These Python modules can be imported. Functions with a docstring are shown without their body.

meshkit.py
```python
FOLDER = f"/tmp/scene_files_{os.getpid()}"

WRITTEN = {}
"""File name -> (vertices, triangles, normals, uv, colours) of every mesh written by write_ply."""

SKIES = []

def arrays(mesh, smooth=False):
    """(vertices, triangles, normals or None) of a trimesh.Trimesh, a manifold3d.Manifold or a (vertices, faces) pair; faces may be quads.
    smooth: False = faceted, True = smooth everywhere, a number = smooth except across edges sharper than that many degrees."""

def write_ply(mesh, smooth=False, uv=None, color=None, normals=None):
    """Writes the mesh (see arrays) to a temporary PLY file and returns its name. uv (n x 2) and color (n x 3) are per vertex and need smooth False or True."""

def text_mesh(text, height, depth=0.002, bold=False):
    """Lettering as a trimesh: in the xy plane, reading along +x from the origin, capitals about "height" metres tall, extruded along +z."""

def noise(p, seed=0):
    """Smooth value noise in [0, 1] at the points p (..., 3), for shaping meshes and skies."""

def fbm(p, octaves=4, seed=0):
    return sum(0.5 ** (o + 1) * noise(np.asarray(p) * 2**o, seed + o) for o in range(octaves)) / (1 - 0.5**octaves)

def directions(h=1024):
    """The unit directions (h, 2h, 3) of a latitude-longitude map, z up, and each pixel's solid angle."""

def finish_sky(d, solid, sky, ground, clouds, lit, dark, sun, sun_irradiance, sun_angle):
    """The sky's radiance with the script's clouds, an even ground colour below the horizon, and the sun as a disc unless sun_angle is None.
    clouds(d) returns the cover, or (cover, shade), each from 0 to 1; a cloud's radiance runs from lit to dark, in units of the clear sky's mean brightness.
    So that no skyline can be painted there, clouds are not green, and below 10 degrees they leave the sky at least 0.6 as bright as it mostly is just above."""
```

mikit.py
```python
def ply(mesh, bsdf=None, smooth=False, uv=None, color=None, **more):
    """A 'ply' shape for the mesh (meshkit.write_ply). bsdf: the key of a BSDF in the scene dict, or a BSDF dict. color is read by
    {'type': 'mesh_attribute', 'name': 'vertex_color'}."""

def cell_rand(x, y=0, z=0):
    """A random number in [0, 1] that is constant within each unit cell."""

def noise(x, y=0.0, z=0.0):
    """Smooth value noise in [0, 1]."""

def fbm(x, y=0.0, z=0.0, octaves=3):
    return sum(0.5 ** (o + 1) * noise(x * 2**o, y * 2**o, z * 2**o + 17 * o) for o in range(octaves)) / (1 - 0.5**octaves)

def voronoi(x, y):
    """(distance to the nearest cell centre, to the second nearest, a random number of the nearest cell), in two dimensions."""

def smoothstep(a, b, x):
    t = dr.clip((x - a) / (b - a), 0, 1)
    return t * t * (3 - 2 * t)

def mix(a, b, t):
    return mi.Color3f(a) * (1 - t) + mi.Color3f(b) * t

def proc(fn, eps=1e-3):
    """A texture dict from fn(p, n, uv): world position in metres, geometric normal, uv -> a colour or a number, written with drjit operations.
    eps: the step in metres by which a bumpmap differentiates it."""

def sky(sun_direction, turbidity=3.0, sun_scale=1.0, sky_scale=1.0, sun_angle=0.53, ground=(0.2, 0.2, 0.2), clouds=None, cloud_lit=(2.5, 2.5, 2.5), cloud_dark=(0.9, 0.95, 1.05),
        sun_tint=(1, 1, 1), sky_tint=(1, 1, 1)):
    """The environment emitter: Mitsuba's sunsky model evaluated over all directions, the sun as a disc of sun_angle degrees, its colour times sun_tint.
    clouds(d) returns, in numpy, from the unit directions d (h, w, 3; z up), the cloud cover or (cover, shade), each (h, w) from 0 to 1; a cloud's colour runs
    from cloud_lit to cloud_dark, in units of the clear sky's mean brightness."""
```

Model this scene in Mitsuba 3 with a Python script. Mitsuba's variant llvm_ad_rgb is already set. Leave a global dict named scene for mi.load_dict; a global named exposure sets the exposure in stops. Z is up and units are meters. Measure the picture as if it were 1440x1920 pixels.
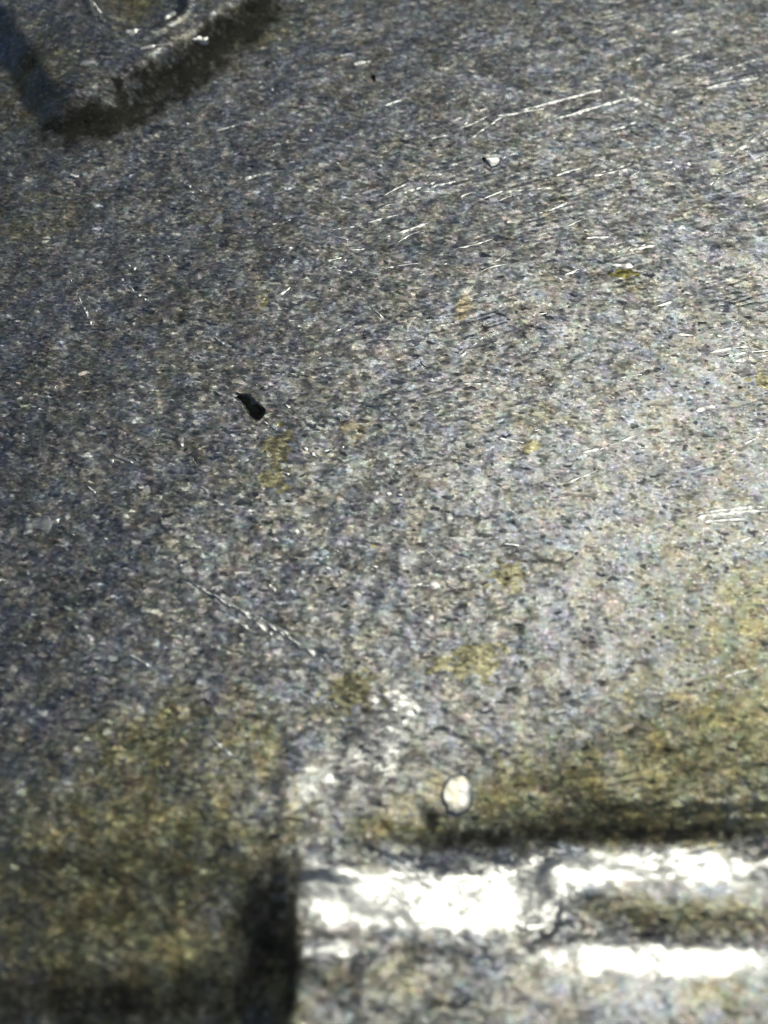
# A worn, grimy metal coin under a close-up lens. Everything is enlarged about 250 times:
# one metre here is roughly four millimetres of the real coin.
import math
import numpy as np
import drjit as dr
import mitsuba as mi
import mikit
import meshkit
from scipy import ndimage, signal
from scipy.spatial import cKDTree

scene, labels = {}, {}
T = mi.ScalarTransform4f
rng = np.random.default_rng(7)

# ------------------------------------------------------------------ camera, light, exposure
TILT, DIST = math.radians(26.0), 2.1
CAM = np.array([0.0, -DIST * math.sin(TILT), DIST * math.cos(TILT)])
scene['camera'] = {
    'type': 'thinlens', 'fov_axis': 'x', 'fov': 2 * math.degrees(math.atan(0.72 / DIST)),
    'to_world': T().look_at(origin=CAM.tolist(), target=[0, 0, 0], up=[0, 1, 0]),
    'near_clip': 0.05, 'far_clip': 3000.0, 'aperture_radius': 0.021, 'focus_distance': 2.26,
}
SUN_ZEN, SUN_AZ = math.radians(28.0), math.radians(53.0)
SUN = [math.sin(SUN_ZEN) * math.cos(SUN_AZ), math.sin(SUN_ZEN) * math.sin(SUN_AZ), math.cos(SUN_ZEN)]
scene['sky'] = mikit.sky(SUN, turbidity=3, sun_scale=1.0, sky_scale=1.0, sky_tint=(1.05, 1.0, 0.92), sun_angle=7.0, sun_tint=(0.84, 1.0, 1.14))
exposure = -0.86


def at(px, py):
    """The point of the coin's field that the photograph shows at a pixel."""
    d = np.array([(px - 720) / 1000 / DIST,
                  math.sin(TILT) + (960 - py) / 1000 / DIST * math.cos(TILT),
                  -math.cos(TILT) + (960 - py) / 1000 / DIST * math.sin(TILT)])
    p = CAM - CAM[2] / d[2] * d
    return p[:2]


def pts(*pairs):
    return np.array([at(*p) for p in pairs])


# ------------------------------------------------------------------ the relief of the coin as a height map
STEP = 0.002
X0, X1, Y0, Y1 = -1.00, 1.00, -0.94, 1.44
gx, gy = np.arange(X0, X1 + STEP / 2, STEP), np.arange(Y0, Y1 + STEP / 2, STEP)
GX, GY = np.meshgrid(gx, gy)
NY, NX = GX.shape


def sstep(a, b, x):
    t = np.clip((x - a) / (b - a), 0, 1)
    return t * t * (3 - 2 * t)


def smooth_noise(sigma, seed):
    n = ndimage.gaussian_filter(np.random.default_rng(seed).standard_normal((NY, NX)), sigma, mode='wrap')
    return n / n.std()


def unit_slope(n):
    a, b = np.gradient(n, STEP)
    return n / math.sqrt((a.std() ** 2 + b.std() ** 2) / 2)


def sdf(poly):
    """Signed distance to a polygon at every node, positive inside (computed coarsely, then interpolated)."""
    k = 3
    x, y = GX[::k, ::k], GY[::k, ::k]
    d2, inside = np.full(x.shape, 1e9), np.zeros(x.shape, bool)
    for (ax, ay), (bx, by) in zip(poly, np.roll(poly, -1, 0)):
        ex, ey = bx - ax, by - ay
        t = np.clip(((x - ax) * ex + (y - ay) * ey) / (ex * ex + ey * ey), 0, 1)
        d2 = np.minimum(d2, (x - ax - t * ex) ** 2 + (y - ay - t * ey) ** 2)
        if ay != by:
            inside ^= ((ay > y) != (by > y)) & (x < ex * (y - ay) / (by - ay) + ax)
    s = np.where(inside, 1, -1) * np.sqrt(d2)
    return ndimage.map_coordinates(s, [np.arange(NY)[:, None] / k + 0 * GX, np.arange(NX)[None, :] / k + 0 * GX], order=1, mode='nearest')


def curve_y(*pairs):
    """World y of a line across the picture, at every node."""
    p = pts(*pairs)
    return np.interp(GX, p[:, 0], p[:, 1])


wob = 0.010 * smooth_noise(16, 1) + 0.003 * smooth_noise(6, 2)          # uneven edges

EMBLEM = pts((-330, -60), (-60, -5), (0, 62), (60, 145), (116, 238), (185, 222), (270, 172), (360, 118), (440, 62), (486, 10), (505, -90), (505, -400), (-330, -400))
HOLLOW = pts((140, -200), (155, 0), (200, 52), (242, 84), (292, 80), (340, 48), (354, -10), (360, -200))
LEFT = pts((552, 1636), (600, 1622), (700, 1624), (860, 1634), (960, 1622), (1040, 1612), (1062, 1640), (1046, 1745), (1000, 1790), (1000, 2300), (566, 2300), (560, 1800))
RIGHT = pts((1000, 1622), (1060, 1590), (1120, 1578), (1300, 1584), (1500, 1590), (1900, 1590), (1900, 2300), (1000, 2300), (1000, 1790), (1046, 1745), (1062, 1655))
TONGUE = pts((700, 1275), (780, 1285), (803, 1380), (778, 1440), (850, 1530), (830, 1615), (640, 1640), (545, 1640), (528, 1480), (560, 1405), (640, 1385), (690, 1340))

d_emblem, d_hollow, d_tongue = sdf(EMBLEM) + 0.008 * smooth_noise(22, 3), sdf(HOLLOW) + 0.6 * wob, sdf(TONGUE) + 1.4 * wob
d_left, d_right = sdf(LEFT), sdf(RIGHT)
H = np.zeros_like(GX)
# upper left: a raised device with a hollow, its flanks worn round
H += ndimage.gaussian_filter(0.046 * np.clip(0.5 + d_emblem / 0.075, 0, 1), 5)
H -= 0.016 * sstep(-0.010, 0.014, d_hollow)
H += 0.0035 * np.exp(-((d_hollow + 0.016) / 0.012) ** 2)
# lower half: the field dips towards the foot of the lettering
yt = curve_y((300, 1600), (560, 1630), (860, 1640), (990, 1615), (1070, 1580), (1440, 1588), (1800, 1590)) + 0.5 * wob
above = GY - yt                                                        # metres towards the top of the picture
right_of = 0.35 * sstep(at(470, 1700)[0], at(640, 1700)[0], GX) + 0.65 * sstep(at(740, 1600)[0], at(860, 1600)[0], GX)
H -= (0.010 * sstep(0.085, 0.0, above) + 0.002 * sstep(0.3, 0.08, above)) * right_of
lx = GX - np.interp(GY, *pts((552, 2100), (560, 1900), (556, 1700), (540, 1600), (530, 1450), (560, 1380)).T[::-1])
low = sstep(0.10, -0.09, GY - at(0, 1640)[1])
lw = np.minimum(lx + 0.9 * wob, 0)
H -= 0.046 * (1 - np.exp(-(np.sqrt(lw ** 2 + 1.5e-4) - math.sqrt(1.5e-4)) / 0.055)) * (lw < 0) * low * (0.2 + 0.8 * np.exp(lw / 0.14))      # left of the lettering it drops away
H -= 0.028 * sstep(0.0, 0.17, at(0, 1790)[1] - GY + 0.10 * (GX + 0.35) + 0.5 * wob) * sstep(at(520, 1800)[0], at(380, 1800)[0], GX)
H -= 0.085 * (np.clip(GX, -0.25, 0.29) - 0.10) * sstep(0.26, -0.02, above)      # the foot of the field leans to the right
H += 0.003 * sstep(-0.04, 0.035, d_tongue)
# two blocks of lettering whose worn slopes face the top of the picture
a = np.maximum(-above, 0)
inl = sstep(-0.010, 0.010, d_left + 0.25 * wob) * (lx > -0.02)
inr = sstep(-0.004, 0.006, d_right + 0.2 * wob)
wav = smooth_noise(24, 5)


def ramp(a, *knots):
    """Height from slope given at distances: the slope is linear between the knots."""
    x, m = np.array(knots).T
    t = np.linspace(0, 1.2, 2401)
    z = np.concatenate([[0], np.cumsum(np.interp(t, x, m)[:-1] * (t[1] - t[0]))])
    return np.interp(a, t, ndimage.gaussian_filter1d(z, 6))


HL = ramp(a, (0, .10), (.012, .20), (.078, .15), (.10, .05), (.13, .01), (.16, .09), (.3, .14), (1.2, .0)) + 0.0035 * wav * sstep(0, .03, a)
HL += 0.005 * sstep(-0.016, 0.016, curve_y((560, 1786), (670, 1780)) - GY) * sstep(at(690, 1780)[0], at(650, 1780)[0], GX)
a2 = curve_y((1000, 1780), (1060, 1768), (1250, 1768), (1440, 1790), (1900, 1810)) - GY + 0.4 * wob
HR = ramp(a, (0, .12), (.012, .20), (.060, .15), (.080, .03), (.12, .0), (.15, .0), (1.2, 0)) + 0.0022 * wav * sstep(0, .03, a)
HR = HR + ramp(np.maximum(a2, 0), (0, .10), (.012, .20), (.052, .17), (.075, .11), (.4, .09), (1.2, 0))
HR += 0.0006
cw = 0.008 + 0.10 * sstep(0.0, 0.10, at(1046, 1735)[1] - GY)
cut = sstep(-1, 1, (GX - np.interp(GY, *pts((985, 2300), (985, 1800), (1046, 1742), (1062, 1650), (1066, 1600), (985, 1560)).T[::-1]) + 0.15 * wob) / cw)
rag = 0.0005 * smooth_noise(9, 61) + 0.00025 * smooth_noise(4, 62)
HL += (rag + 0.008 * np.exp(-np.maximum(lx, 0) / 0.08) * sstep(0, .06, a)) * sstep(0, .03, a)
HR += 0.7 * rag * sstep(0, .03, a)
H += HL * (1 - cut) * sstep(-0.07, 0.008, lx + 0.9 * wob) + HR * cut * sstep(-0.020, 0.045, -above)
# gentle sag and swell of the struck field
H += 0.0014 * smooth_noise(60, 9) + 0.0007 * smooth_noise(22, 10)


# fine grain, pits and wear lines that make the metal glitter
def streaks(angle, seed, long=7.0, short=1.15):
    r = int(3 * long)
    v, u = np.mgrid[-r:r + 1, -r:r + 1]
    c, s = math.cos(math.radians(angle)), math.sin(math.radians(angle))
    k = np.exp(-0.5 * (((u * c + v * s) / long) ** 2 + ((v * c - u * s) / short) ** 2))
    w = np.random.default_rng(seed).standard_normal((NY, NX))
    w = np.sign(w) * np.abs(w) ** 1.7
    return unit_slope(signal.fftconvolve(w, k, mode='same'))


def facets(size, seed, slope, stretch=1.5):
    """Crystal-like facets: every cell of the metal leans its own way, a few lean a lot."""
    r = np.random.default_rng(seed)
    n = int((X1 - X0) * (Y1 - Y0) / size ** 2)
    c = np.column_stack([r.uniform(X0, X1, n), r.uniform(Y0, Y1, n)])
    th = math.radians(-8)
    R = np.array([[math.cos(th), math.sin(th)], [-math.sin(th), math.cos(th)]]) * np.array([[1 / stretch], [stretch ** 0.5]])
    P = np.column_stack([(GX + 0.0012 * WX).ravel(), (GY + 0.0012 * WY).ravel()])
    i = cKDTree(c @ R.T).query(P @ R.T)[1]
    g = r.standard_t(3.2, (n, 2)) * slope / 1.63
    g = np.clip(g, -5 * slope, 5 * slope)
    return [ndimage.gaussian_filter(g[i, k].reshape(GX.shape), 0.45) for k in (0, 1)]


WX, WY = smooth_noise(2.5, 41), smooth_noise(2.5, 42)
px_w = sstep(-0.35, 0.35, GX + 0.35 * GY)
top_w = sstep(-0.1, 0.5, GY)
ang = [streaks(-27, 21), streaks(19, 22), streaks(7, 23)]
lines = ang[0] * (1 - px_w) + px_w * (ang[1] * top_w + ang[2] * (1 - top_w))
mod = np.clip(0.8 + 0.35 * smooth_noise(18, 30), 0.2, 1.8)
G = 0.018 * unit_slope(smooth_noise(2.0, 38)) + 0.022 * unit_slope(smooth_noise(5, 33)) + 0.020 * mod ** 2 * lines
FA, FB = facets(0.0088, 36, 0.056, 1.9), facets(0.0050, 37, 0.058, 1.5)
polish = sstep(0.004, 0.02, a) * (sstep(.10, .08, a) * (1 - cut) * (lx > 0) + cut * np.maximum(sstep(.090, .060, a), sstep(0, .01, a2) * sstep(.10, .06, a2)))
calm = 1 - 0.6 * ndimage.gaussian_filter(polish, 3)
G *= calm
# the ragged pit left of the middle and its small kin
H0 = H.copy()
PIT = pts((440, 740), (465, 738), (480, 753), (494, 766), (491, 778), (482, 787), (471, 777), (457, 757))
d_pit = sdf(PIT) + 0.25 * wob
H -= 0.008 * sstep(-0.004, 0.010, d_pit)
H += G
nyx = np.gradient(H, STEP)
NRM = np.dstack([-nyx[1] - calm * (FA[0] + FB[0]), -nyx[0] - calm * (FA[1] + FB[1]), np.ones_like(H)])   # each grain of the metal leans its own way
NRM /= np.linalg.norm(NRM, axis=2, keepdims=True)
HS = ndimage.gaussian_filter(H, 1.5)


def height(p, field=None):
    p = np.atleast_2d(p)
    return ndimage.map_coordinates(H if field is None else field, [(p[:, 1] - Y0) / STEP, (p[:, 0] - X0) / STEP], order=1, mode='nearest')


# ------------------------------------------------------------------ materials
def ellipse_field(p, spots):
    g = mi.Float(0)
    for px, py, rx, ry, rot, amt in spots:
        c, e = at(px, py), at(px + 1, py)
        k = 1000 * (e[0] - c[0])
        co, si = math.cos(math.radians(rot)), math.sin(math.radians(rot))
        u, v = p.x - float(c[0]), p.y - float(c[1])
        a_, b_ = (u * co + v * si) / (rx * k / 1000), (v * co - u * si) / (ry * k / 1000)
        g = g + amt * dr.exp(-(a_ * a_ + b_ * b_))
    return g


# px, py, radius x, radius y, turn, amount: where old grime has settled, and shade painted among it (photograph pixels, laid on the field)
GRIME = [(330, 1360, 170, 70, 10, .7), (250, 1560, 330, 170, 0, .9), (230, 1800, 360, 180, 0, .95), (500, 1400, 60, 80, 0, .5), (1270, 1420, 330, 130, 5, .75), (1000, 1500, 260, 90, 0, .7),
         (660, 1300, 70, 40, 30, .7), (880, 1235, 70, 30, 10, .6), (1390, 1180, 190, 260, 0, .75), (1260, 1545, 320, 40, 0, .6), (700, 1570, 160, 40, 0, .5), (1260, 1715, 260, 48, -3, 1.0), (1380, 1860, 130, 60, 0, .7),
         (480, 60, 120, 70, 30, .7), (60, 170, 90, 110, -40, .8), (260, 30, 80, 60, 0, .8), (60, 400, 110, 70, 0, .6), (300, 1000, 150, 60, 20, .2), (545, 1800, 22, 200, 0, .8),
         (990, 770, 60, 60, 0, .45), (640, 820, 70, 40, 30, .4), (515, 860, 45, 60, -10, .5), (760, 1860, 120, 60, 0, .5), (690, 1040, 60, 60, 0, .3), (490, 560, 40, 40, 0, .3), (60, 1200, 120, 160, 0, .2), (950, 1085, 50, 40, 0, .5), (1170, 530, 40, 30, 0, .5)]
CRUST_SHADE = [(170, 240, 115, 36, 12, 1.0), (330, 162, 155, 42, 34, 1.0), (270, 150, 190, 24, 30, .5), (440, 66, 90, 36, 36, .95), (500, 12, 60, 36, 40, .8), (240, 1680, 360, 170, 0, .42), (60, 140, 30, 90, -30, .7), (900, 1575, 150, 26, 0, .8), (1250, 1556, 260, 20, 0, .9), (812, 1530, 26, 22, 0, .8), (500, 1740, 60, 110, 0, .8), (240, 1890, 340, 60, 0, .7), (550, 1780, 12, 150, 0, .6), (250, 30, 60, 40, 0, .3)]  # crust, plus painted shade: relief flanks and the white grain's cast shadow
BARE = [(1018, 1682, 46, 46, 0, .7), (745, 1332, 62, 80, 0, .62), (640, 1450, 120, 64, 25, .52), (690, 1692, 180, 54, 0, 1.1), (930, 1690, 140, 54, 0, 1.1), (1230, 1624, 310, 32, 0, 1.0), (1240, 1798, 240, 32, -2, 1.1), (620, 1790, 60, 14, 0, .9), (590, 1590, 60, 40, -20, .4)]


def grime(p):
    n = 0.55 * mikit.fbm(p.x * 26, p.y * 26, 3.1, 3) + 0.45 * mikit.noise(p.x * 150, p.y * 150, 1.7)
    g = ellipse_field(p, GRIME) - ellipse_field(p, BARE)
    return mikit.smoothstep(0.10, 0.98, g * 0.80 + (n - 0.5) * 1.2 + 0.03)


def crust_shade(p):
    return mikit.smoothstep(0.08, 1.05, ellipse_field(p, CRUST_SHADE) + (mikit.fbm(p.x * 75, p.y * 75, 8.0, 3) - 0.5) * 1.0)


def bare(p):
    return mikit.smoothstep(0.25, 0.8, ellipse_field(p, BARE) + (mikit.noise(p.x * 60, p.y * 60, 9.0) - .5) * .5)


def grain(p):
    """Tone of the metal's little grains, about 0 to 1.5, and a random number of the bigger ones."""
    wx = p.x + 0.0025 * mikit.noise(p.x * 110, p.y * 110, 2.0)
    wy = p.y + 0.0025 * mikit.noise(p.x * 110, p.y * 110, 5.0)
    d1, d2, r = mikit.voronoi(wx * 92 + wy * 12, wy * 145 - wx * 13)
    e1, e2, r2 = mikit.voronoi(wx * 190 + 31, wy * 260 + 7)
    tone = 0.66 + 0.24 * r + 0.31 * r2 * r2 + 0.75 * (mikit.fbm(p.x * 17, p.y * 22, 3.3, 3) - 0.5) + 0.45 * (mikit.fbm(p.x * 48, p.y * 55, 7.0, 3) - 0.5)
    tone = tone + 0.45 * mikit.smoothstep(0.88, 0.96, r2)
    hole = mikit.smoothstep(0.975, 0.985, r) * mikit.smoothstep(0.55, 0.30, d1)
    return tone * (1 - 0.55 * hole), r, r2


def coin_color(p, n, uv):
    tone, r, r2 = grain(p)
    hue = mikit.fbm(p.x * 34, p.y * 34, 21.0, 3) + 0.30 * (mikit.cell_rand(dr.floor(r * 997), 3) - 0.5)
    c = mi.Color3f(0.50, 0.50, 0.50)
    c = c * (1 + mikit.smoothstep(0.56, 0.80, hue) * (mi.Color3f(0.91, 0.96, 1.13) - 1))
    c = c * (1 + mikit.smoothstep(0.46, 0.22, hue) * (mi.Color3f(1.06, 1.00, 0.86) - 1))
    hue2 = mikit.fbm(p.x * 70, p.y * 70, 41.0, 2) + 0.2 * (r2 - 0.5)
    c = c * (1 + mikit.smoothstep(0.60, 0.82, hue2) * (mi.Color3f(1.05, 0.94, 1.00) - 1))
    c = c * (1 + mikit.smoothstep(0.38, 0.20, hue2) * (mi.Color3f(0.92, 1.03, 0.99) - 1))
    b = bare(p)
    c = mikit.mix(c * tone, mi.Color3f(0.88, 0.87, 0.84) * (0.60 + 0.40 * tone), b)
    g = grime(p)
    o = mikit.mix((1.16, 1.03, 0.56), (0.71, 0.74, 0.50), mikit.noise(p.x * 45, p.y * 45, 4.0))
    c = c * (1 + g * (o - 1))
    k = crust_shade(p)
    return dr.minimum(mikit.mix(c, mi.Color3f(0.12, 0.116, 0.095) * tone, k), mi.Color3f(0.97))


def coin_metallic(p, n, uv):
    return 1.0 - 0.12 * crust_shade(p)


def coin_rough(p, n, uv):
    tone, r, r2 = grain(p)
    return dr.clip(0.455 + 0.08 * (r2 - 0.5) - 0.03 * mikit.smoothstep(0.88, 0.95, r2) + 0.03 * grime(p) + 0.30 * crust_shade(p) - 0.08 * bare(p), 0.2, 0.9)


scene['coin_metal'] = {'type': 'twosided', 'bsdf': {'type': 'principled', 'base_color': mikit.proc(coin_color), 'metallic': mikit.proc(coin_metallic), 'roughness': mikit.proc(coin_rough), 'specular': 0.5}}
scene['bright_metal'] = {'type': 'twosided', 'bsdf': {'type': 'principled', 'base_color': {'type': 'rgb', 'value': [0.94, 0.93, 0.90]}, 'metallic': 1.0, 'roughness': 0.45}}


def speckle(base, dark, f=120.0, lo=0.35, hi=0.7):
    def fn(p, n, uv):
        return mikit.mix(dark, base, mikit.smoothstep(lo, hi, mikit.fbm(p.x * f, p.y * f, p.z * f, 3)))
    return fn


def rough_paint(key, base, dark, rough=0.6, spec=0.4, f=120.0):
    scene[key] = {'type': 'twosided', 'bsdf': {'type': 'principled', 'base_color': mikit.proc(speckle(base, dark, f)), 'roughness': rough, 'specular': spec}}


def film(key, tint):
    def fn(p, n, uv):
        tone, r, r2 = grain(p)
        return mi.Color3f(*tint) * (0.05 + 1.05 * tone)
    scene[key] = {'type': 'twosided', 'bsdf': {'type': 'principled', 'base_color': mikit.proc(fn), 'metallic': 0.95, 'roughness': 0.46, 'specular': 0.4}}


film('olive_grime', (0.465, 0.432, 0.275))
film('dark_olive_grime', (0.25, 0.23, 0.09))
film('yellow_grime', (0.56, 0.515, 0.32))
film('brown_grime', (0.50, 0.43, 0.31))
rough_paint('black_dirt', (0.030, 0.034, 0.026), (0.012, 0.013, 0.011), 0.8, 0.2)
scene['white_grain_matter'] = {'type': 'twosided', 'bsdf': {'type': 'principled', 'base_color': mikit.proc(speckle((0.96, 0.95, 0.92), (0.80, 0.74, 0.60), 60.0)), 'metallic': 0.92, 'roughness': 0.42}}
rough_paint('table_wood', (0.20, 0.14, 0.09), (0.13, 0.09, 0.05), 0.6, 0.4, 2.0)


# ------------------------------------------------------------------ builders
def put(key, path, bsdf):
    base, k = key, 1
    while key in scene:
        key = f'{base}_{k:03d}'
        k += 1
    scene[key] = {'type': 'ply', 'filename': path, 'face_normals': False, 'bsdf': {'type': 'ref', 'id': bsdf}}
    return key


def tag(key, label=None, cat=None, group=None, kind=None):
    e = {k: v for k, v in (('label', label), ('category', cat), ('group', group), ('kind', kind)) if v}
    if e:
        labels[key] = e
    return key


# the coin's surface, cut along its relief into parts
vid = np.arange(NY * NX).reshape(NY, NX)
V = np.column_stack([GX.ravel(), GY.ravel(), H.ravel()])
VN = NRM.reshape(-1, 3)
q = np.dstack([vid[:-1, :-1], vid[:-1, 1:], vid[1:, 1:], vid[1:, :-1]]).reshape(-1, 4)
cx, cy = GX[:-1, :-1].ravel() + STEP / 2, GY[:-1, :-1].ravel() + STEP / 2
half = np.interp(cy, [at(0, 1920)[1], at(0, 0)[1]], [at(1440, 1920)[0], at(1440, 0)[0]]) + 0.05
keep = np.abs(cx) < half


def cells(m):
    return m[:-1, :-1].ravel()


region = np.zeros(len(q), int)
region[cells(d_left > 0)] = 3
region[cells(d_right > 0)] = 4
region[cells(d_emblem > 0)] = 1
region[cells(d_hollow > 0)] = 2


def submesh(mask, lift=None):
    f = q[mask]
    used = np.unique(f)
    back = np.full(NY * NX, -1)
    back[used] = np.arange(len(used))
    f = back[f]
    v = V[used].copy()
    if lift is not None:
        v[:, 2] += lift.ravel()[used]
    return v, np.vstack([f[:, [0, 1, 2]], f[:, [0, 2, 3]]]), VN[used]


def surface(key, mask, bsdf='coin_metal'):
    v, f, n = submesh(mask)
    return put(key, meshkit.write_ply((v, f), normals=n), bsdf)


tag('coin', 'worn silver-grey metal coin, scratched and grimy, its raised relief filling the whole picture', 'coin')
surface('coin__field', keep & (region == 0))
tag(surface('coin__relief', keep & (region == 1)), 'dark worn pointed relief at the upper left corner')
tag(surface('coin__relief__hollow', keep & (region == 2)), 'olive rounded hollow in the upper left relief')
tag(surface('coin__relief', keep & (region == 3)), 'bright polished relief block with a straight left edge')
tag(surface('coin__relief', keep & (region == 4)), 'stepped bright relief block at the lower right')

# the rest of the coin beyond the close-up, to its rim
RAD = 3.3
cstep = 0.02
ax = np.arange(-3.6, 3.6, cstep)
AX, AY = np.meshgrid(ax, ax)
cc = np.array([0.35, 0.6])
rr = np.hypot(AX - cc[0], AY - cc[1])
near = height(np.column_stack([AX.ravel(), AY.ravel()]), ndimage.gaussian_filter(H0, 6)).reshape(AX.shape)
far = np.hypot(np.maximum(np.abs(AX) - 1, 0), np.maximum(np.abs(AY - 0.25) - 1.19, 0))
AZ = near * sstep(0.7, 0.0, far) - 0.003 + 0.09 * sstep(RAD - 0.35, RAD - 0.22, rr) * sstep(RAD, RAD - 0.1, rr) - 0.2 * sstep(RAD - 0.06, RAD, rr)
AZ += 0.0010 * ndimage.gaussian_filter(rng.standard_normal(AX.shape), 1.0)
aid = np.arange(AX.size).reshape(AX.shape)
aq = np.dstack([aid[:-1, :-1], aid[:-1, 1:], aid[1:, 1:], aid[1:, :-1]]).reshape(-1, 4)
mx, my = AX[:-1, :-1].ravel() + cstep / 2, AY[:-1, :-1].ravel() + cstep / 2
hh = np.interp(my, [at(0, 1920)[1], at(0, 0)[1]], [at(1440, 1920)[0], at(1440, 0)[0]]) + 0.05
hole = (np.abs(mx) < hh - 0.016) & (my > Y0 + 0.016) & (my < Y1 - 0.016)
aq = aq[~hole & (np.hypot(mx - cc[0], my - cc[1]) < RAD)]
put('coin__outer_field', meshkit.write_ply((np.column_stack([AX.ravel(), AY.ravel(), AZ.ravel()]), np.vstack([aq[:, [0, 1, 2]], aq[:, [0, 2, 3]]])), True), 'coin_metal')

scene['ground'] = {'type': 'rectangle', 'to_world': T().translate([0, 0, -0.21]).scale([600, 600, 1]), 'bsdf': {'type': 'ref', 'id': 'table_wood'}}
tag('ground', 'dull brown table top under the coin', None, None, 'structure')


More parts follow.
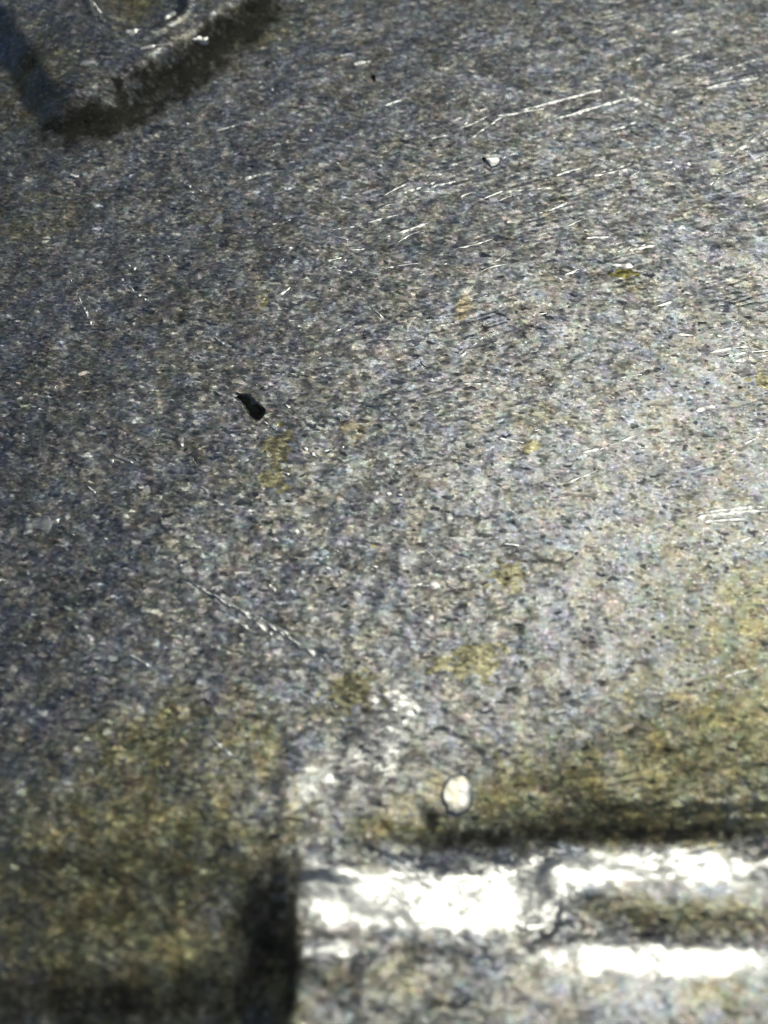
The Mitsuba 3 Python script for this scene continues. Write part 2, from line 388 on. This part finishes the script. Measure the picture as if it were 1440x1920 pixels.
# scratches: narrow polished burrs that follow the metal
def scratch(x0, y0, x1, y1, w=3.0, h=1.5, bend=0.0, seed=0, label=None, gaps=0.35):
    r = np.random.default_rng(1000 + seed)
    a_, b_ = at(x0, y0), at(x1, y1)
    L = np.linalg.norm(b_ - a_)
    n = max(8, int(L / 0.0025))
    t = np.linspace(0, 1, n)
    dirv = (b_ - a_) / L
    nor = np.array([-dirv[1], dirv[0]])
    wobble = ndimage.gaussian_filter1d(r.standard_normal(n), 5) * 0.002 + bend * 0.001 * 4 * t * (1 - t)
    c = a_ + np.outer(t, b_ - a_) + np.outer(wobble, nor)
    def rough1(sig):
        g_ = ndimage.gaussian_filter1d(r.standard_normal(n), sig)
        return g_ / (g_.std() + 1e-9)
    width = w * 0.00072 * float(np.interp(a_[1], [-0.8, 1.2], [0.85, 1.3])) * np.clip(1 + 0.28 * rough1(2.0), 0.35, 1.8) * np.minimum(1, 7 * np.minimum(t + 0.03, 1.03 - t))
    # the burr leans, and rides up and down, so it catches the light in dashes
    lean = np.column_stack([-0.13 + 0.24 * c[:, 0], 0.04 + 0.19 * c[:, 1]])
    roll = (lean * nor).sum(1)
    ride = ndimage.gaussian_filter1d(r.standard_normal(n), 1.6)
    ride = ride / (np.gradient(ride, L / (n - 1)).std() + 1e-9) * (0.04 + 0.8 * abs((lean[n // 2] * dirv).sum()))
    sunk = gaps * 0.0022 * np.clip(rough1(3.0) - 0.3, 0, 1.2)
    ground_z = height(c, HS)
    base = ground_z + 0.0003 + 0.0001 * h + np.clip(ride, -0.0006, 0.0009) - sunk
    prof = [(-2.0, None), (-1.0, -0.10), (-0.4, 0.0), (0.4, 0.0), (1.0, -0.10), (2.0, None)]
    rows = []
    for s, k in prof:
        p = c + np.outer(width * s, nor)
        z = height(p, HS) - 0.0005 if k is None else base + roll * width * s + k * width
        rows.append(np.column_stack([p, z]))
    v = np.stack(rows, 1).reshape(-1, 3)
    m = len(prof)
    f = [(i * m + j, i * m + j + 1, (i + 1) * m + j + 1, (i + 1) * m + j) for i in range(n - 1) for j in range(m - 1)]
    f = np.array(f)
    if np.cross(np.append(dirv, 0), np.append(nor, 0))[2] > 0:
        f = f[:, ::-1]
    key = put('coin__scratch', meshkit.write_ply((v, f), True), 'bright_metal')
    return tag(key, label)


SCRATCHES = [
    (1040, 224, 1190, 182, 5, 2.2, 0, 'long white scratch rising to the right at the upper right', .2), (1174, 180, 1230, 205, 6, 2.6, 0, 'short cream scratch falling to the right at the upper right', 0),
    (885, 260, 960, 211, 4, 1.6, 4, None, .2), (960, 211, 1140, 166, 3.5, 1.5, 0, None, .4), (1150, 162, 1172, 178, 4, 2, 0, None, .2), (1220, 130, 1340, 84, 3, 1.3, 0, None, .5), (1300, 150, 1440, 105, 3, 1.4, 0, None, .5),
    (1370, 292, 1440, 243, 4, 1.8, 0, None, .2), (1350, 330, 1440, 290, 3, 1.4, 0, None, .4), (720, 446, 802, 418, 4, 1.8, 0, None, .3), (690, 416, 760, 398, 3, 1.5, 0, None, .3), (808, 352, 882, 334, 3.5, 1.7, 0, None, .3),
    (1055, 518, 1090, 506, 4, 1.8, 0, None, 0), (1100, 447, 1144, 443, 4, 2.0, 0, None, .1), (1300, 972, 1440, 958, 7, 2.6, 3, 'broad white scratch at the right edge', .1), (1310, 962, 1440, 950, 5, 2.2, 2, None, .2), (1320, 979, 1400, 972, 4, 2, 0, None, .2),
    (1330, 662, 1440, 648, 3.5, 1.2, 4, None, .2), (1345, 674, 1440, 656, 2.6, 1.0, 4, None, .3), (1362, 686, 1440, 666, 3, 1.2, 5, None, .3), (40, 988, 100, 979, 9, 3.0, 0, 'pale dashed scratch at the left edge', .05), (44, 982, 96, 974, 6, 2.4, 0, None, .1), (92, 980, 132, 968, 7, 2.6, 0, None, .1),
    (365, 1100, 520, 1198, 4, 1.8, 6, 'upper of two long parallel scratches falling to the right', .3), (330, 1085, 640, 1262, 4.2, 1.8, 10, 'lower of two long parallel scratches falling to the right', .45), (450, 1168, 500, 1198, 4, 1.7, 0, None, .1),
    (560, 832, 606, 863, 4.5, 2.2, 0, None, .05), (494, 790, 516, 804, 4, 2, 0, None, 0), (430, 858, 478, 864, 5, 1.9, 0, None, .1), (780, 1096, 832, 1101, 5.5, 2.4, 4, 'short bright scratch with dark metal below it', 0), (800, 1034, 816, 1048, 4, 2, 0, None, 0),
    (818, 1053, 838, 1051, 5, 2.2, 0, None, 0), (872, 1064, 940, 1056, 5.5, 2.2, 0, None, .1), (788, 1097, 826, 1098, 4, 2, 0, None, 0), (820, 970, 850, 972, 5, 2.2, 0, None, 0), (875, 932, 900, 948, 4, 2, 0, None, 0), (664, 120, 696, 115, 6, 2.4, 0, 'short bright scratch near the top edge', 0),
    (240, 1225, 292, 1256, 2.6, 1.4, 0, None, .2), (488, 148, 522, 178, 2.6, 1.4, 0, None, .1), (720, 366, 764, 344, 4.5, 2.0, 0, None, .1), (800, 330, 820, 324, 4, 1.8, 0, None, .1), (925, 312, 972, 284, 3, 1.7, 4, None, .2),
    (1125, 842, 1192, 816, 3.2, 1.7, 0, None, .1), (1080, 850, 1150, 836, 4, 1.8, 0, None, .2), (1305, 770, 1342, 762, 4.5, 1.4, 0, None, 0), (1270, 627, 1300, 630, 3, 1.2, 0, None, 0), (1330, 628, 1352, 631, 3.4, 1.2, 0, None, 0),
    (980, 712, 1090, 704, 3, 1.4, 0, None, .45), (860, 720, 930, 718, 2.6, 1.2, 0, None, .4), (440, 340, 520, 322, 3.4, 1.5, 3, None, .2), (335, 335, 378, 358, 2.6, 1.4, -3, None, .1), (496, 462, 552, 466, 3.5, 1.6, 0, None, .2), (636, 445, 664, 452, 4.5, 1.8, 0, None, 0),
    (210, 850, 255, 870, 4, 1.7, 0, None, .2), (190, 860, 220, 866, 4, 1.7, 0, None, .1), (538, 994, 570, 998, 5.5, 2.4, 0, None, 0), (275, 1026, 300, 1032, 4.5, 2, 0, None, 0), (380, 1068, 408, 1064, 4, 1.8, 0, None, 0), (690, 570, 722, 600, 3.2, 1.6, 0, None, .1),
    (775, 668, 800, 688, 3.4, 1.8, 0, None, 0), (1060, 905, 1120, 880, 4, 1.6, 0, None, .3), (1230, 575, 1262, 566, 4, 1.7, 0, None, .1), (240, 90, 276, 86, 6, 2.6, 0, 'bright worn ridge below the olive hollow', 0), (314, 54, 334, 44, 7, 2.8, 0, None, 0),
    (270, 119, 332, 108, 4.5, 2.0, 0, None, .2), (364, 96, 394, 90, 4.5, 2.2, 0, None, 0), (152, 4, 200, 52, 3.6, 1.9, 0, None, .1), (5, 40, 26, 38, 6, 2.2, 0, None, 0), (158, 150, 190, 145, 5, 2.0, 0, None, .1), (590, 1790, 662, 1780, 9, 3.0, 0, 'small bright ledge at the left edge of the polished block', 0),
    (1148, 496, 1187, 500, 9, 2.2, 0, 'broad bright glint just above the dark olive crumb', 0), (1180, 470, 1230, 460, 4, 1.6, 0, None, .2), (1105, 330, 1180, 318, 3, 1.4, 0, None, .35), (960, 358, 1040, 352, 3, 1.3, 0, None, .4), (1040, 520, 1056, 528, 3, 1.6, 0, None, 0),
]
# the broad scrape on the left and many hairlines
r_ = np.random.default_rng(77)
for k in range(7):
    t0, off = r_.uniform(0, 0.55), r_.uniform(-16, 16)
    t1 = t0 + r_.uniform(0.15, 0.4)
    SCRATCHES.append((340 + 300 * t0, 1088 + 172 * t0 + off, 340 + 300 * t1, 1088 + 172 * t1 + off, 2.4, 0.9, 3, None, .5))
for k in range(60):                                         # a loose band of wear from the middle to the upper right
    t = r_.random()
    x, y = 560 + 860 * t + r_.normal(0, 60), 560 - 420 * t + r_.normal(0, 110)
    if x > 1420 or y < 10:
        continue
    sl, ln = math.radians(-17 + r_.normal(0, 9)), r_.uniform(18, 80)
    SCRATCHES.append((x, y, x + ln * math.cos(sl), y + ln * math.sin(sl), r_.uniform(1.6, 2.8), r_.uniform(0.1, 0.6), r_.uniform(-4, 4), None, r_.uniform(.3, .8)))
for k in range(90):
    x, y = r_.uniform(20, 1420), r_.uniform(120, 1420)
    slope = np.interp(x, [0, 500, 900, 1440], [24, 20, -6, -14]) + r_.normal(0, 14) + (8 if y > 900 else 0)
    ln = r_.uniform(14, 40) if r_.random() < 0.75 else r_.uniform(50, 110)
    dx, dy = ln * math.cos(math.radians(slope)), ln * math.sin(math.radians(slope))
    SCRATCHES.append((x, y, x + dx, y + dy, r_.uniform(1.8, 3.0), r_.uniform(0.3, 0.9), r_.uniform(-4, 4), None, r_.uniform(.2, .6)))
for k, (x0, y0, x1, y1, w, h, bend, lab, gaps) in enumerate(SCRATCHES):
    scratch(x0, y0, x1, y1, w, h, bend, k, lab, gaps)

# the dark pit has its own filling of dirt
pit_bottom = keep & cells(d_pit > 0.001)
PR = NX


# ------------------------------------------------------------------ things that lie on the coin
def patch(name, px, py, rx, ry, rot, bsdf, label, cat, seed, thick=0.0022, rag=0.9, group=None):
    """A thin ragged film of dirt: the coin's own surface under it, lifted, its border tucked into the metal."""
    c = at(px, py)
    k = (at(px + 100, py)[0] - c[0]) / 100
    co, si = math.cos(math.radians(rot)), math.sin(math.radians(rot))
    u, v = GX - c[0], GY - c[1]
    m = 1 - np.hypot((u * co + v * si) / (rx * k), (v * co - u * si) / (ry * k))
    i0, i1 = max(0, int((c[1] - 3 * max(rx, ry) * k - Y0) / STEP)), int((c[1] + 3 * max(rx, ry) * k - Y0) / STEP)
    m = m + rag * (0.26 * RN1 + 0.26 * RN2)
    inside = m > 0
    lift = np.where(inside, thick * sstep(0.0, 0.5, m) + 0.0003, 0) - 0.0004 * (m < 0.05)
    cell = inside[:-1, :-1] | inside[1:, :-1] | inside[:-1, 1:] | inside[1:, 1:]
    reach = np.hypot(u, v)[:-1, :-1] < 2.0 * max(rx, ry) * k
    lift = np.where(inside, lift, -0.0012)
    vv, f, n = submesh((cell & reach).ravel() & keep, lift)
    return tag(put(name, meshkit.write_ply((vv, f), normals=n), bsdf), label, cat, group)


RN1, RN2 = smooth_noise(4.5, 51), smooth_noise(2.0, 52)
patch('dirt_film', 520, 838, 30, 42, -12, 'olive_grime', 'olive dirt film below the black speck, wide upper end', 'dirt', 1)
patch('dirt_film', 508, 900, 30, 16, -20, 'yellow_grime', 'yellowish olive dirt film just under the larger olive film below the black speck', 'dirt', 2)
patch('dirt_film', 658, 800, 22, 15, 20, 'brown_grime', 'brownish dirt film in the middle, right of the olive film below the black speck', 'dirt', 3)
patch('dirt_crumb', 1167, 513, 28, 11, -4, 'dark_olive_grime', 'dark olive dirt crumb under a bright glint at the upper right', 'dirt', 4, 0.006, 0.5)
patch('brown_flake', 868, 578, 13, 30, -14, 'brown_grime', 'slim orange-brown flake standing on end right of the centre', 'flake', 5, 0.004, 0.4)
patch('dirt_film', 998, 836, 14, 12, 0, 'yellow_grime', 'tiny yellow dirt spot right of the centre', 'dirt', 6)
patch('dirt_film', 950, 1082, 26, 24, 0, 'olive_grime', 'faint olive dirt spot to the right of the short bright scratch', 'dirt', 7, 0.0012, 1.3)
patch('dirt_film', 1425, 712, 26, 28, 0, 'olive_grime', 'olive dirt film at the right edge', 'dirt', 8, 0.0015, 1.2)
patch('dirt_film', 885, 1238, 60, 24, 12, 'olive_grime', 'olive dirt film above the white grain, right of the pale tongue', 'dirt', 9, 0.0012, 1.4)
patch('dirt_film', 660, 1308, 34, 30, 30, 'olive_grime', 'olive dirt film just left of the pale tongue top', 'dirt', 10, 0.0012, 1.4)
patch('dirt_film', 700, 1024, 12, 10, 0, 'yellow_grime', 'tiny yellow dirt spot left of the short bright scratches', 'dirt', 11)
patch('dirt_film', 494, 562, 12, 22, -10, 'olive_grime', 'small upright olive spot above the black speck', 'dirt', 12, 0.0015, .9)


def lump(name, poly, bsdf, label, cat, tall, seed, edge=0.010, level=None):
    d = sdf(pts(*poly)) + 0.12 * wob + (1 if level is None else 0) * (0.0030 * RN1 + 0.0024 * RN2 - 0.0028)
    e = np.clip(d / edge, 0, 1)
    dome = tall * np.sqrt(e * (2 - e)) * (1 + 0.05 * RN1 * e + 0.05 * RN2 * e)
    ins = d > 0
    c = pts(*poly).mean(0)
    lift = np.where(ins, dome, -0.0015)
    if level is not None:                                # a grain with its own nearly flat, slightly leaning top
        e = np.clip(d / 0.020, 0, 1)
        z = HS[ins].mean() + 0.0035 + 0.0024 * e * (2 - e) + level[0] * (GX - c[0]) + level[1] * (GY - c[1]) + 0.0005 * RN1 + 0.0002 * RN2
        z = HS - 0.0012 + (z - HS + 0.0012) * sstep(0.0, 0.0035, d + 0.0015 * RN2)
        lift = np.where(ins, z - H, -0.0015)
    cell = ins[:-1, :-1] | ins[1:, :-1] | ins[:-1, 1:] | ins[1:, 1:]
    vv, f, n = submesh(cell.ravel() & keep, lift)
    return tag(put(name, meshkit.write_ply((vv, f), True), bsdf), label, cat)


lump('white_grain', [(829, 1474), (843, 1457), (868, 1452), (884, 1461), (887, 1496), (878, 1520), (857, 1534), (837, 1524), (827, 1498)], 'white_grain_matter', 'rounded white grain with a dark shadow at its lower left, above the bright relief', 'grain', 0.034, 1, 0.005, (-0.12, -0.09))
lump('black_speck', [(436, 739), (452, 742), (466, 736), (476, 747), (484, 754), (495, 765), (491, 777), (484, 789), (472, 778), (466, 764), (450, 752)], 'black_dirt', 'ragged black speck sunk in a pit left of the centre', 'speck', 0.003, 2)
lump('pale_nugget', [(906, 298), (918, 293), (938, 292), (942, 304), (930, 318), (918, 321), (909, 310)], 'bright_metal', 'tiny pale metal nugget beside a dark nick at the upper right', 'nugget', 0.006, 3, 0.008, (-0.10, 0.18))
lump('black_speck', [(695, 134), (703, 126), (708, 140), (706, 155), (697, 152)], 'black_dirt', 'small dark upright speck near the top edge', 'speck', 0.002, 4)
lump('black_speck', [(890, 268), (900, 276), (908, 296), (916, 310), (906, 306), (894, 290)], 'black_dirt', 'dark nick just left of the tiny pale nugget', 'speck', 0.0015, 5)
